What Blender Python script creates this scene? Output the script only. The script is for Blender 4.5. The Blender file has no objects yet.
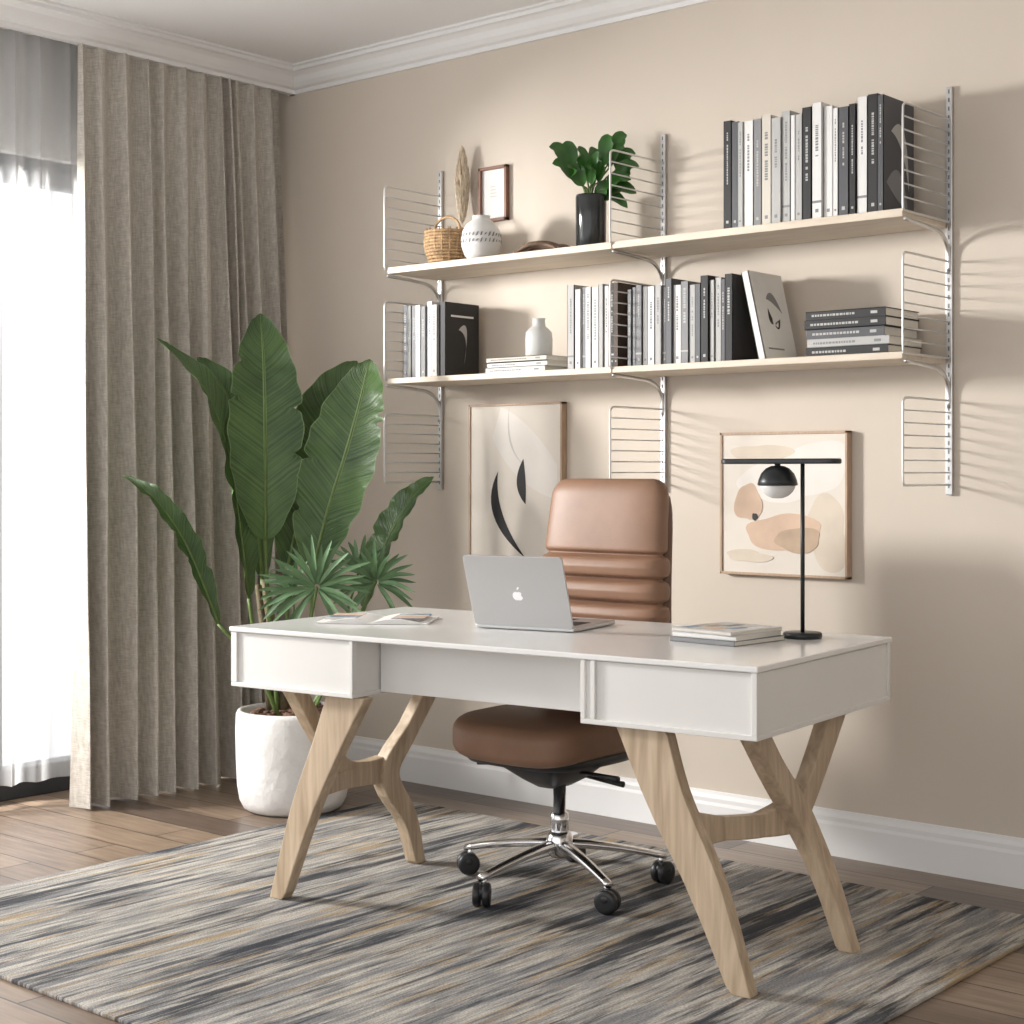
import bpy, math, random
from mathutils import Vector, Matrix, Euler
random.seed(4)
D=bpy.data
SC=bpy.context.scene
try:
    SC.view_settings.view_transform='Standard'
    SC.view_settings.look='None'
    SC.view_settings.exposure=0.0
except Exception: pass
# ------------------------------------------------------------------ materials
def newmat(name):
    m=D.materials.new(name); m.use_nodes=True
    nt=m.node_tree; b=nt.nodes['Principled BSDF']
    return m,nt,b
def N(nt,t,**k):
    n=nt.nodes.new(t)
    for a,v in k.items(): setattr(n,a,v)
    return n
def mat(name,col,rough=.5,metal=0,var=.0,scale=20,bump=0,bscale=200,stretch=(1,1,1),spec=None,coat=0):
    m,nt,b=newmat(name)
    b.inputs['Roughness'].default_value=rough; b.inputs['Metallic'].default_value=metal
    if spec is not None: b.inputs['Specular IOR Level'].default_value=spec
    if coat: b.inputs['Coat Weight'].default_value=coat
    tc=N(nt,'ShaderNodeTexCoord'); mp=N(nt,'ShaderNodeMapping'); mp.inputs['Scale'].default_value=stretch
    nt.links.new(tc.outputs['Object'],mp.inputs['Vector'])
    no=N(nt,'ShaderNodeTexNoise'); no.inputs['Scale'].default_value=scale; no.inputs['Detail'].default_value=5
    nt.links.new(mp.outputs[0],no.inputs['Vector'])
    cr=N(nt,'ShaderNodeValToRGB')
    c0=[max(0,c*(1-var)) for c in col]; c1=[min(1,c*(1+var)) for c in col]
    cr.color_ramp.elements[0].position=.3; cr.color_ramp.elements[1].position=.7
    cr.color_ramp.elements[0].color=(*c0,1); cr.color_ramp.elements[1].color=(*c1,1)
    nt.links.new(no.outputs['Fac'],cr.inputs['Fac']); nt.links.new(cr.outputs['Color'],b.inputs['Base Color'])
    if bump:
        n2=N(nt,'ShaderNodeTexNoise'); n2.inputs['Scale'].default_value=bscale; n2.inputs['Detail'].default_value=3
        nt.links.new(mp.outputs[0],n2.inputs['Vector'])
        bp=N(nt,'ShaderNodeBump'); bp.inputs['Strength'].default_value=bump; bp.inputs['Distance'].default_value=.005
        nt.links.new(n2.outputs['Fac'],bp.inputs['Height']); nt.links.new(bp.outputs[0],b.inputs['Normal'])
    return m
M={}
M['wall']=mat('wall_paint',(.64,.565,.48),.85,var=.015,scale=3,bump=.05,bscale=300)
M['wall_left']=mat('wall_paint_pale',(.76,.745,.72),.85,var=.015,scale=3,bump=.05,bscale=300)
M['ceil']=mat('ceiling_paint',(.83,.825,.815),.9,var=.01,scale=3)
M['trim']=mat('trim_white',(.83,.825,.815),.5,var=.01,scale=3)
M['desk']=mat('desk_lacquer',(.76,.745,.715),.35,var=.01,scale=4)
M['top']=mat('desk_top_lacquer',(.80,.79,.77),.18,var=.01,scale=4)
M['chrome']=mat('chrome',(.78,.78,.79),.15,1.0)
M['steel']=mat('brushed_steel',(.62,.615,.61),.3,1.0,var=.05)
M['slot']=mat('rail_slot',(.16,.155,.15),.5)
M['wire']=mat('painted_wire',(.70,.69,.67),.35,.5)
M['black']=mat('black_plastic',(.018,.018,.02),.4)
M['blackm']=mat('black_metal',(.025,.028,.03),.35,.3)
M['alu']=mat('laptop_aluminium',(.54,.54,.545),.35,.75)
M['keys']=mat('laptop_keys',(.03,.03,.035),.5)
M['logo']=mat('logo_white',(.95,.95,.95),.3)
M['leather']=mat('tan_leather',(.235,.130,.080),.46,var=.10,scale=9,bump=.12,bscale=260,spec=.4)
M['leatherd']=mat('dark_leather',(.13,.065,.04),.5,var=.1,scale=9,bump=.1,bscale=260)
M['pot']=mat('plaster_pot',(.72,.71,.69),.8,var=.08,scale=9,bump=.8,bscale=35)
M['soil']=mat('soil',(.13,.07,.045),.95,var=.4,scale=60,bump=1,bscale=80)
M['stem']=mat('plant_stem',(.11,.17,.045),.5,var=.2,scale=30)
M['trunk']=mat('plant_trunk',(.14,.11,.06),.8,var=.3,scale=30,bump=.5,bscale=60)
M['palm']=mat('palm_leaf_green',(.12,.22,.10),.5,var=.3,scale=14)
M['zz']=mat('houseplant_leaf',(.035,.12,.02),.3,var=.3,scale=20)
M['basket']=mat('wicker',(.42,.27,.14),.75,var=.35,scale=90,bump=.6,bscale=120,stretch=(1,1,.4))
M['pampas']=mat('pampas',(.74,.62,.47),.95,var=.2,scale=80)
M['ceram']=mat('ceramic_white',(.74,.73,.71),.35,var=.03,scale=12)
M['ceramg']=mat('ceramic_grey',(.60,.60,.58),.45,var=.04,scale=12)
M['dglass']=mat('dark_glass',(.03,.033,.033),.12,var=.3,scale=10)
M['dwood']=mat('dark_wood',(.06,.035,.022),.6,var=.4,scale=30)
M['mwood']=mat('driftwood_brown',(.16,.10,.065),.7,var=.4,scale=30)
M['paper']=mat('book_pages',(.74,.70,.62),.9,var=.08,scale=120,stretch=(1,1,8))
M['white']=mat('paper_white',(.74,.73,.71),.7,var=.02)
M['cream']=mat('canvas_cream',(.75,.69,.61),.85,var=.03,scale=6)
M['ink']=mat('ink_black',(.015,.014,.014),.6)
M['greyp']=mat('print_grey',(.60,.57,.53),.8,var=.08,scale=12)
M['peach']=mat('print_peach',(.63,.46,.34),.8,var=.12,scale=9)
M['tan']=mat('print_tan',(.53,.39,.28),.8,var=.12,scale=14)
M['pale']=mat('print_pale',(.80,.75,.69),.8,var=.03,scale=9)
M['sand']=mat('print_sand',(.68,.59,.48),.8,var=.06,scale=9)
M['frame']=mat('frame_oak',(.46,.32,.22),.5,var=.15,scale=20,stretch=(8,8,1))
M['framed']=mat('frame_walnut',(.20,.09,.05),.5,var=.15,scale=20)
M['winframe']=mat('window_frame_dark',(.03,.033,.037),.4,.2)
M['blue']=mat('book_blue',(.20,.27,.36),.5,var=.4,scale=25)
M['mgrey']=mat('book_mid_grey',(.22,.22,.225),.6)
def wood(name,a,b_,grain=(3,3,3),rough=.45,sc=6):
    m,nt,b=newmat(name)
    tc=N(nt,'ShaderNodeTexCoord'); mp=N(nt,'ShaderNodeMapping'); mp.inputs['Scale'].default_value=grain
    nt.links.new(tc.outputs['Object'],mp.inputs[0])
    n=N(nt,'ShaderNodeTexNoise'); n.inputs['Scale'].default_value=sc; n.inputs['Detail'].default_value=8; n.inputs['Distortion'].default_value=.6
    nt.links.new(mp.outputs[0],n.inputs['Vector'])
    cr=N(nt,'ShaderNodeValToRGB'); cr.color_ramp.elements[0].position=.32; cr.color_ramp.elements[1].position=.68
    cr.color_ramp.elements[0].color=(*a,1); cr.color_ramp.elements[1].color=(*b_,1)
    nt.links.new(n.outputs['Fac'],cr.inputs[0]); nt.links.new(cr.outputs[0],b.inputs['Base Color'])
    bp=N(nt,'ShaderNodeBump'); bp.inputs['Strength'].default_value=.12; bp.inputs['Distance'].default_value=.002
    nt.links.new(n.outputs['Fac'],bp.inputs['Height']); nt.links.new(bp.outputs[0],b.inputs['Normal'])
    b.inputs['Roughness'].default_value=rough
    return m
M['oak']=wood('oak_leg',(.40,.295,.195),(.61,.48,.34),(9,9,.7),.5,5)
M['oakshelf']=wood('oak_shelf',(.60,.505,.395),(.71,.62,.51),(.8,6,6),.5,5)
def floor_mat():
    m,nt,b=newmat('parquet_floor')
    tc=N(nt,'ShaderNodeTexCoord'); mp=N(nt,'ShaderNodeMapping')
    nt.links.new(tc.outputs['Object'],mp.inputs[0])
    br=N(nt,'ShaderNodeTexBrick'); br.offset=.37; br.inputs['Scale'].default_value=1
    br.inputs['Brick Width'].default_value=1.1; br.inputs['Row Height'].default_value=.15; br.inputs['Mortar Size'].default_value=.003
    br.inputs['Color1'].default_value=(.125,.090,.070,1); br.inputs['Color2'].default_value=(.29,.215,.155,1); br.inputs['Mortar'].default_value=(.04,.03,.025,1)
    br.inputs['Bias'].default_value=0
    nt.links.new(mp.outputs[0],br.inputs['Vector'])
    mp2=N(nt,'ShaderNodeMapping'); mp2.inputs['Scale'].default_value=(1.2,14,1); nt.links.new(tc.outputs['Object'],mp2.inputs[0])
    n=N(nt,'ShaderNodeTexNoise'); n.inputs['Scale'].default_value=4; n.inputs['Detail'].default_value=8; nt.links.new(mp2.outputs[0],n.inputs['Vector'])
    cr=N(nt,'ShaderNodeValToRGB'); cr.color_ramp.elements[0].position=.3; cr.color_ramp.elements[1].position=.7
    cr.color_ramp.elements[0].color=(.66,.64,.62,1); cr.color_ramp.elements[1].color=(1.12,1.1,1.08,1)
    nt.links.new(n.outputs['Fac'],cr.inputs[0])
    mx=N(nt,'ShaderNodeMix',data_type='RGBA',blend_type='MULTIPLY'); mx.inputs['Factor'].default_value=1
    nt.links.new(br.outputs['Color'],mx.inputs['A']); nt.links.new(cr.outputs[0],mx.inputs['B'])
    nt.links.new(mx.outputs['Result'],b.inputs['Base Color']); b.inputs['Roughness'].default_value=.34
    return m
M['floor']=floor_mat()
def rug_mat():
    m,nt,b=newmat('abstract_rug')
    tc=N(nt,'ShaderNodeTexCoord')
    def nz(scale,sc,det,loc=(0,0,0),rough=.5,dist=0):
        mp=N(nt,'ShaderNodeMapping'); mp.inputs['Scale'].default_value=scale; mp.inputs['Location'].default_value=loc
        nt.links.new(tc.outputs['Object'],mp.inputs[0])
        n=N(nt,'ShaderNodeTexNoise'); n.inputs['Scale'].default_value=sc; n.inputs['Detail'].default_value=det; n.inputs['Roughness'].default_value=rough; n.inputs['Distortion'].default_value=dist
        nt.links.new(mp.outputs[0],n.inputs['Vector']); return n.outputs['Fac']
    def ramp(src,pts):
        cr=N(nt,'ShaderNodeValToRGB'); e=cr.color_ramp.elements
        e[0].position=pts[0][0]; e[0].color=(*pts[0][1],1); e[1].position=pts[-1][0]; e[1].color=(*pts[-1][1],1)
        for p,c in pts[1:-1]:
            x=e.new(p); x.color=(*c,1)
        nt.links.new(src,cr.inputs[0]); return cr.outputs[0]
    def mix(a,b2,f,blend='MIX'):
        mx=N(nt,'ShaderNodeMix',data_type='RGBA',blend_type=blend)
        if isinstance(f,(int,float)): mx.inputs['Factor'].default_value=f
        else: nt.links.new(f,mx.inputs['Factor'])
        for s,x in (('A',a),('B',b2)):
            if isinstance(x,tuple): mx.inputs[s].default_value=x
            else: nt.links.new(x,mx.inputs[s])
        return mx.outputs['Result']
    def mt(op,a,c):
        k=N(nt,'ShaderNodeMath',operation=op)
        for i,x in enumerate((a,c)):
            if isinstance(x,(int,float)): k.inputs[i].default_value=x
            else: nt.links.new(x,k.inputs[i])
        return k.outputs[0]
    g=(0,0,0); w1=(1,1,1)
    base=ramp(nz((34,1.9,1),1.6,7,(0,0,0),.66),[(.34,(.16,.16,.165)),(.44,(.27,.265,.255)),(.51,(.38,.36,.33)),(.61,(.53,.50,.44))])
    oc=mt('MULTIPLY',ramp(nz((17,1.2,1),1.5,6,(7,2,0),.64),[(.53,g),(.61,w1)]),.75)
    c=mix(base,(.40,.285,.155,1),oc)
    cr=ramp(nz((12,1.0,1),1.6,6,(17,5,0),.64),[(.53,g),(.62,w1)])
    c=mix(c,(.56,.52,.465,1),mt('MULTIPLY',cr,.65))
    gr=ramp(nz((11,.9,1),1.6,6,(27,15,0),.66),[(.51,g),(.60,w1)])
    c=mix(c,(.18,.185,.20,1),mt('MULTIPLY',gr,.75))
    dk=mt('ADD',mt('MULTIPLY',nz((5.0,.7,1),1.5,2,(2,9,0)),.42),mt('MULTIPLY',nz((20,1.3,1),1.4,7,(4,4,0),.68),.58))
    c=mix(c,(.034,.038,.048,1),mt('MULTIPLY',ramp(dk,[(.512,g),(.575,w1)]),.88))
    dk2=nz((24,1.3,1),1.4,6,(14,1,0),.66)
    c=mix(c,(.06,.067,.085,1),mt('MULTIPLY',ramp(dk2,[(.565,g),(.64,w1)]),.78))
    w=nz((150,420,1),1.0,1); 
    c=mix(c,ramp(w,[(.3,(.66,.66,.66)),(.7,(1.24,1.24,1.24))]),1,'MULTIPLY')
    nt.links.new(c,b.inputs['Base Color']); b.inputs['Roughness'].default_value=.95; b.inputs['Specular IOR Level'].default_value=.1
    bp=N(nt,'ShaderNodeBump'); bp.inputs['Strength'].default_value=.6; bp.inputs['Distance'].default_value=.004
    nt.links.new(w,bp.inputs['Height']); nt.links.new(bp.outputs[0],b.inputs['Normal'])
    return m
M['rug']=rug_mat()
def curtain_mat():
    m,nt,b=newmat('linen_curtain')
    tc=N(nt,'ShaderNodeTexCoord')
    outs=[]
    for s in ((60,400,30),(40,50,420)):
        mp=N(nt,'ShaderNodeMapping'); mp.inputs['Scale'].default_value=s; nt.links.new(tc.outputs['Object'],mp.inputs[0])
        n=N(nt,'ShaderNodeTexNoise'); n.inputs['Scale'].default_value=.8; n.inputs['Detail'].default_value=3; nt.links.new(mp.outputs[0],n.inputs['Vector']); outs.append(n.outputs['Fac'])
    a=N(nt,'ShaderNodeMath',operation='ADD'); nt.links.new(outs[0],a.inputs[0]); nt.links.new(outs[1],a.inputs[1])
    h=N(nt,'ShaderNodeMath',operation='MULTIPLY'); h.inputs[1].default_value=.5; nt.links.new(a.outputs[0],h.inputs[0])
    cr=N(nt,'ShaderNodeValToRGB'); cr.color_ramp.elements[0].position=.36; cr.color_ramp.elements[1].position=.64
    cr.color_ramp.elements[0].color=(.43,.395,.345,1); cr.color_ramp.elements[1].color=(.66,.615,.55,1)
    nt.links.new(h.outputs[0],cr.inputs[0]); nt.links.new(cr.outputs[0],b.inputs['Base Color'])
    b.inputs['Roughness'].default_value=.9; b.inputs['Specular IOR Level'].default_value=.15
    return m
M['curtain']=curtain_mat()
def sheer_mat():
    m,nt,b=newmat('sheer_voile')
    out=nt.nodes['Material Output']
    d=N(nt,'ShaderNodeBsdfDiffuse'); d.inputs[0].default_value=(.86,.86,.86,1)
    t=N(nt,'ShaderNodeBsdfTranslucent'); t.inputs[0].default_value=(.70,.705,.71,1)
    tr=N(nt,'ShaderNodeBsdfTransparent')
    m1=N(nt,'ShaderNodeMixShader'); m1.inputs[0].default_value=.5
    nt.links.new(d.outputs[0],m1.inputs[1]); nt.links.new(t.outputs[0],m1.inputs[2])
    lw=N(nt,'ShaderNodeLayerWeight'); lw.inputs['Blend'].default_value=.35
    mr=N(nt,'ShaderNodeMapRange'); mr.inputs['From Min'].default_value=0; mr.inputs['From Max'].default_value=.9; mr.inputs['To Min'].default_value=.52; mr.inputs['To Max'].default_value=.12
    nt.links.new(lw.outputs['Facing'],mr.inputs['Value'])
    m2=N(nt,'ShaderNodeMixShader')
    nt.links.new(mr.outputs[0],m2.inputs[0]); nt.links.new(m1.outputs[0],m2.inputs[1]); nt.links.new(tr.outputs[0],m2.inputs[2])
    nt.links.new(m2.outputs[0],out.inputs[0]); return m
M['sheer']=sheer_mat()
def leaf_mat():
    m,nt,b=newmat('banana_leaf')
    uv=N(nt,'ShaderNodeUVMap'); sep=N(nt,'ShaderNodeSeparateXYZ'); nt.links.new(uv.outputs[0],sep.inputs[0])
    def mt(op,a,c=None):
        k=N(nt,'ShaderNodeMath',operation=op)
        for i,x in enumerate((a,c)):
            if x is None: continue
            if isinstance(x,(int,float)): k.inputs[i].default_value=x
            else: nt.links.new(x,k.inputs[i])
        return k.outputs[0]
    au=mt('ABSOLUTE',mt('SUBTRACT',sep.outputs[0],.5))
    ph=mt('SUBTRACT',sep.outputs[1],mt('MULTIPLY',au,.22))
    n1=N(nt,'ShaderNodeTexNoise',noise_dimensions='1D'); n1.inputs['Scale'].default_value=75; n1.inputs['Detail'].default_value=4; n1.inputs['Roughness'].default_value=.7
    nt.links.new(ph,n1.inputs['W'])
    st=n1.outputs['Fac']
    no=N(nt,'ShaderNodeTexNoise'); no.inputs['Scale'].default_value=5; no.inputs['Detail'].default_value=4
    tc=N(nt,'ShaderNodeTexCoord'); nt.links.new(tc.outputs['Object'],no.inputs['Vector'])
    f=mt('ADD',mt('MULTIPLY',st,.6),mt('MULTIPLY',no.outputs['Fac'],.5))
    cr=N(nt,'ShaderNodeValToRGB'); e=cr.color_ramp.elements
    e[0].position=.38;e[0].color=(.014,.045,.012,1); e[1].position=.80;e[1].color=(.13,.23,.06,1)
    nt.links.new(f,cr.inputs[0])
    rib=mt('LESS_THAN',au,.022)
    edge=mt('GREATER_THAN',au,.487)
    mx=N(nt,'ShaderNodeMix',data_type='RGBA'); nt.links.new(mt('MAXIMUM',rib,mt('MULTIPLY',edge,.5)),mx.inputs['Factor']); nt.links.new(cr.outputs[0],mx.inputs['A']); mx.inputs['B'].default_value=(.24,.34,.13,1)
    nt.links.new(mx.outputs['Result'],b.inputs['Base Color']); b.inputs['Roughness'].default_value=.32
    bp=N(nt,'ShaderNodeBump'); bp.inputs['Strength'].default_value=.75; bp.inputs['Distance'].default_value=.005
    nt.links.new(st,bp.inputs['Height']); nt.links.new(bp.outputs[0],b.inputs['Normal'])
    return m
M['leaf']=leaf_mat()
# ------------------------------------------------------------------ mesh builder
class MB:
    def __init__(s): s.v=[];s.f=[];s.m=[];s.sm=[];s.uv=[];s.mats=[]
    def mi(s,k):
        if k not in s.mats: s.mats.append(k)
        return s.mats.index(k)
    def add(s,vs,fs,k,smooth=False,uvs=None):
        o=len(s.v); s.v+= [tuple(v) for v in vs]; i=s.mi(k)
        for n,f in enumerate(fs):
            s.f.append([a+o for a in f]); s.m.append(i); s.sm.append(smooth); s.uv.append(uvs[n] if uvs else [(0,0)]*len(f))
        return s
    def box(s,c,sz,k,rot=None):
        c=Vector(c); vs=[]
        for x in(-.5,.5):
            for y in(-.5,.5):
                for z in(-.5,.5):
                    p=Vector((x*sz[0],y*sz[1],z*sz[2]))
                    if rot is not None: p=rot@p
                    vs.append(c+p)
        fs=[(0,1,3,2),(4,6,7,5),(0,4,5,1),(2,3,7,6),(0,2,6,4),(1,5,7,3)]
        return s.add(vs,fs,k)
    def bb(s,a,b,k): # min / max corners
        return s.box([(a[i]+b[i])/2 for i in range(3)],[b[i]-a[i] for i in range(3)],k)
    def loft(s,loops,k,smooth=True,caps=True,closed=True):
        n=len(loops[0]); vs=[p for l in loops for p in l]; fs=[]
        for i in range(len(loops)-1):
            for j in range(n if closed else n-1):
                j2=(j+1)%n; fs.append((i*n+j,i*n+j2,(i+1)*n+j2,(i+1)*n+j))
        if caps and closed:
            fs.append(tuple(range(n-1,-1,-1))); fs.append(tuple((len(loops)-1)*n+j for j in range(n)))
        return s.add(vs,fs,k,smooth)
    def lathe(s,prof,c,k,n=40,smooth=True):
        c=Vector(c); loops=[]
        for r,z in prof: loops.append([c+Vector((r*math.cos(2*math.pi*j/n),r*math.sin(2*math.pi*j/n),z)) for j in range(n)])
        return s.loft(loops,k,smooth)
    def sweep(s,pts,r,k,n=8,smooth=True):
        pts=[Vector(p) for p in pts]; loops=[]; up=None
        for i,p in enumerate(pts):
            t=(pts[min(i+1,len(pts)-1)]-pts[max(i-1,0)]).normalized()
            if up is None:
                up=Vector((0,0,1)) if abs(t.z)<.9 else Vector((1,0,0))
            a=t.cross(up).normalized(); up=a.cross(t).normalized()
            rr=r[i] if isinstance(r,(list,tuple)) else r
            loops.append([p+a*rr*math.cos(2*math.pi*j/n)+up*rr*math.sin(2*math.pi*j/n) for j in range(n)])
        return s.loft(loops,k,smooth)
    def prism(s,poly,fn,d0,d1,k):
        n=len(poly); vs=[fn(a,b,d0) for a,b in poly]+[fn(a,b,d1) for a,b in poly]
        fs=[tuple(range(n)),tuple(range(2*n-1,n-1,-1))]+[(j,(j+1)%n,n+(j+1)%n,n+j) for j in range(n)]
        return s.add(vs,fs,k)
    def ball(s,c,r,k,n=24,sc=(1,1,1)):
        c=Vector(c); loops=[]
        for i in range(1,n//2):
            th=math.pi*i/(n//2)
            loops.append([c+Vector((r*sc[0]*math.sin(th)*math.cos(2*math.pi*j/n),r*sc[1]*math.sin(th)*math.sin(2*math.pi*j/n),-r*sc[2]*math.cos(th))) for j in range(n)])
        return s.loft(loops,k)
    def obj(s,name,parent=None,bevel=0,seg=2,sub=0,loc=(0,0,0),rot=(0,0,0)):
        me=D.meshes.new(name); me.from_pydata(s.v,[],s.f)
        for k in s.mats: me.materials.append(M[k])
        uvl=me.uv_layers.new(name='UVMap')
        for i,p in enumerate(me.polygons):
            p.material_index=s.m[i]; p.use_smooth=s.sm[i]
            for j,li in enumerate(p.loop_indices): uvl.data[li].uv=s.uv[i][j]
        me.update()
        import bmesh
        bm=bmesh.new(); bm.from_mesh(me)
        if not getattr(s,'open_',False): bmesh.ops.recalc_face_normals(bm,faces=bm.faces)
        bm.to_mesh(me); bm.free()
        o=D.objects.new(name,me); SC.collection.objects.link(o); o.location=loc; o.rotation_euler=rot
        if parent: o.parent=parent
        if bevel:
            b=o.modifiers.new('bevel','BEVEL'); b.width=bevel; b.segments=seg; b.limit_method='ANGLE'; b.angle_limit=math.radians(40)
        if sub:
            b=o.modifiers.new('sub','SUBSURF'); b.levels=sub; b.render_levels=sub
        return o
def empty(name,loc=(0,0,0),rz=0):
    e=D.objects.new(name,None); SC.collection.objects.link(e); e.location=loc; e.rotation_euler=(0,0,rz); e.empty_display_size=.1
    return e
def cat(pts,n=6):
    pts=[Vector(p) for p in pts]; P=[2*pts[0]-pts[1]]+pts+[2*pts[-1]-pts[-2]]; out=[]
    for i in range(1,len(P)-2):
        for k in range(n):
            t=k/n; a,b,c,d=P[i-1],P[i],P[i+1],P[i+2]
            out.append(.5*((2*b)+(c-a)*t+(2*a-5*b+4*c-d)*t*t+(3*b-a-3*c+d)*t**3))
    out.append(P[-2]); return out
def bez2(p0,p1,p2,n=14):
    return [((1-t)**2*p0[0]+2*t*(1-t)*p1[0]+t*t*p2[0],(1-t)**2*p0[1]+2*t*(1-t)*p1[1]+t*t*p2[1]) for t in [i/n for i in range(n+1)]]
def crescent(p0,c1,c2,p2): return bez2(p0,c1,p2)+bez2(p2,c2,p0)[1:-1]
# ------------------------------------------------------------------ room
RX,RY,H=6.2,-5.6,2.80
LX=-.14
MB().bb((LX-.2,RY,-.1),(RX,.2,0),'floor').obj('floor')
MB().bb((LX-.2,RY,H),(RX,.2,H+.1),'ceil').obj('ceiling')
MB().bb((LX-.15,0,0),(RX,.15,H),'wall').obj('wall_back')
MB().bb((RX,RY,0),(RX+.15,.15,H),'wall_left').obj('wall_right')
WY0,WY1,WZ=-3.9,-.60,2.32
b=MB(); b.bb((LX-.15,WY1,0),(LX,0,H),'wall_left'); b.bb((LX-.15,RY,0),(LX,WY0,H),'wall_left'); b.bb((LX-.15,WY0,WZ),(LX,WY1,H),'wall_left'); b.obj('wall_left')
b=MB()
b.bb((LX-.11,WY0,2.225),(LX-.04,WY1,WZ),'winframe'); b.bb((LX-.11,WY0,0),(LX-.02,WY1,.11),'winframe')
for y in (WY0+.03,WY1-.03,-1.24,-2.55): b.bb((LX-.10,y-.035,.11),(LX-.04,y+.035,2.225),'winframe')
b.obj('window_1',bevel=.004)
def crown(name,fn,L0,L1):
    prof=[(0,2.71),(.012,2.71),(.014,2.725),(.03,2.73),(.045,2.745),(.058,2.765),(.075,2.776),(.092,2.778),(.094,2.79),(.11,2.792),(.11,2.80),(0,2.80)]
    MB().prism(prof,fn,L0,L1,'trim').obj(name)
crown('trim_1',lambda a,z,d:(d,-a,z),0,RX)
PX=.030
crown('trim_2',lambda a,z,d:(PX+a,d,z),0,RY)
MB().bb((PX-.02,RY,2.71),(PX,0,H),'trim').obj('trim_3')
bp=[(0,0),(.016,0),(.016,.095),(.013,.105),(.013,.118),(.008,.130),(.006,.14),(0,.14)]
MB().prism(bp,lambda a,z,d:(d,-a,z),LX,RX,'trim').obj('baseboard_back')
# rug
MB().bb((.90,-2.33,0),(3.32,-.30,.010),'rug').obj('area_rug',bevel=.003)
Z0=.0102
# ------------------------------------------------------------------ curtains
def fabric(x0,x1,y0,y1,z0,z1,folds,amp,k,seed,top=.6,loose=1.0,flare=0):
    """x0 = plane at the hem, x1 = plane at the heading; flare widens the free edge toward the hem"""
    rnd=random.Random(seed); n=folds*16; rows=40; vs=[];fs=[]
    ws=[rnd.uniform(.5,1.5) for _ in range(folds)]; tot=sum(ws); cum=[0]
    for w_ in ws: cum.append(cum[-1]+w_/tot)
    am=[rnd.uniform(.45,1.25) for _ in range(folds+2)]; am2=[rnd.uniform(.45,1.3) for _ in range(folds+2)]; ph=[rnd.uniform(-1,1) for _ in range(folds+2)]; sh=[rnd.uniform(0,.4) for _ in range(folds+2)]
    for r in range(rows+1):
        tz=r/rows; z=z0+(z1-z0)*tz; xc=x0+(x1-x0)*tz; ya=y0-flare*(1-tz)
        for i in range(n+1):
            f=i/16; j=min(int(f),folds-1); fr=f-j; sm=fr*fr*(3-2*fr)
            q=tz*tz*(3-2*tz)
            a=(am[j]*(1-sm)+am[j+1]*sm)*q+(am2[j]*(1-sm)+am2[j+1]*sm)*(1-q); p_=ph[j]*(1-sm)+ph[j+1]*sm; s_=sh[j]*(1-sm)+sh[j+1]*sm
            g=top+(1-top)*min(1,(1-tz)*1.6)
            th=2*math.pi*f+p_*(1-tz)*1.3*loose+.3*math.sin(tz*5+j)
            xx=xc+amp*a*g*(math.sin(th)+s_*math.sin(2*th+1))+.004*loose*math.sin(tz*9+f*2.3)
            yy=ya+(y1-ya)*(cum[j]*(1-fr)+cum[j+1]*fr)+(abs(y1-y0)/folds)*.16*a*math.cos(th+.6)+(1-tz)*.014*math.sin(f*.9)
            vs.append((xx,yy,z))
    for r in range(rows):
        for i in range(n):
            a=r*(n+1)+i; fs.append((a,a+1,a+n+2,a+n+1))
    m=MB(); m.open_=True; m.add(vs,fs,k,True)
    return m
c=empty('linen_curtain'); fabric(.170,.034,-1.045,-.100,.006,2.708,12,.056,'curtain',17,.42,1.0,.095).obj('fabric',c)
c=empty('sheer_curtain'); fabric(-.055,-.06,-3.95,-.80,.075,2.735,30,.028,'sheer',8,.9,.3).obj('fabric',c)
# ------------------------------------------------------------------ desk
dk=empty('writing_desk',(1.463,-1.520,Z0),math.radians(5.5))
Lg,Dp,Zb,Zt=1.604,.775,.575,.740
b=MB(); b.bb((-.004,-.004,Zt-.014),(Lg+.004,Dp+.004,Zt),'top'); b.obj('tabletop',dk,bevel=.003)
b=MB()
SA,SB=.440,1.145
for s0,s1 in ((0,SA),(SB,Lg)):
    b.bb((s0+.004,.008,Zb+.010),(s1-.004,Dp-.006,Zt-.016),'desk')
    b.bb((s0,0,Zb),(s1,Dp,Zb+.012),'desk')
b.bb((SA,.115,Zb+.006),(SB,Dp-.006,Zt-.016),'desk')
b.obj('carcass',dk,bevel=.0015)
b=MB()
b.bb((0,0,Zb+.012),(.022,.02,Zt-.014),'desk'); b.bb((SA-.012,0,Zb+.012),(SA,.02,Zt-.014),'desk')
b.bb((SB,0,Zb+.012),(SB+.012,.02,Zt-.014),'desk'); b.bb((SB+.028,0,Zb+.012),(SB+.040,.02,Zt-.014),'desk'); b.bb((Lg-.014,0,Zb+.012),(Lg,.02,Zt-.014),'desk')
b.bb((Lg-.02,Dp-.016,Zb+.012),(Lg,Dp,Zt-.014),'desk')
b.obj('drawer_frames',dk,bevel=.0015)
def limb(mb,pts3,ws,nrm,t,k):
    """tapered plank through 3-D points; plank's thin direction is nrm"""
    pts=cat(pts3,6); n=len(pts); nrm=Vector(nrm).normalized(); loops=[]
    for i,p in enumerate(pts):
        tn=(pts[min(i+1,n-1)]-pts[max(i-1,0)]).normalized(); sd=tn.cross(nrm).normalized()
        u=i/(n-1)*(len(ws)-1); j=min(int(u),len(ws)-2); w=ws[j]+(ws[j+1]-ws[j])*(u-j)
        loops.append([p+sd*w/2+nrm*t/2,p-sd*w/2+nrm*t/2,p-sd*w/2-nrm*t/2,p+sd*w/2-nrm*t/2])
    mb.loft(loops,k,smooth=False)
def flatfoot(mb):
    mb.v=[(x,y,max(z,0.0)) if z<.03 else (x,y,min(z,Zb)) for x,y,z in mb.v]
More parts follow.
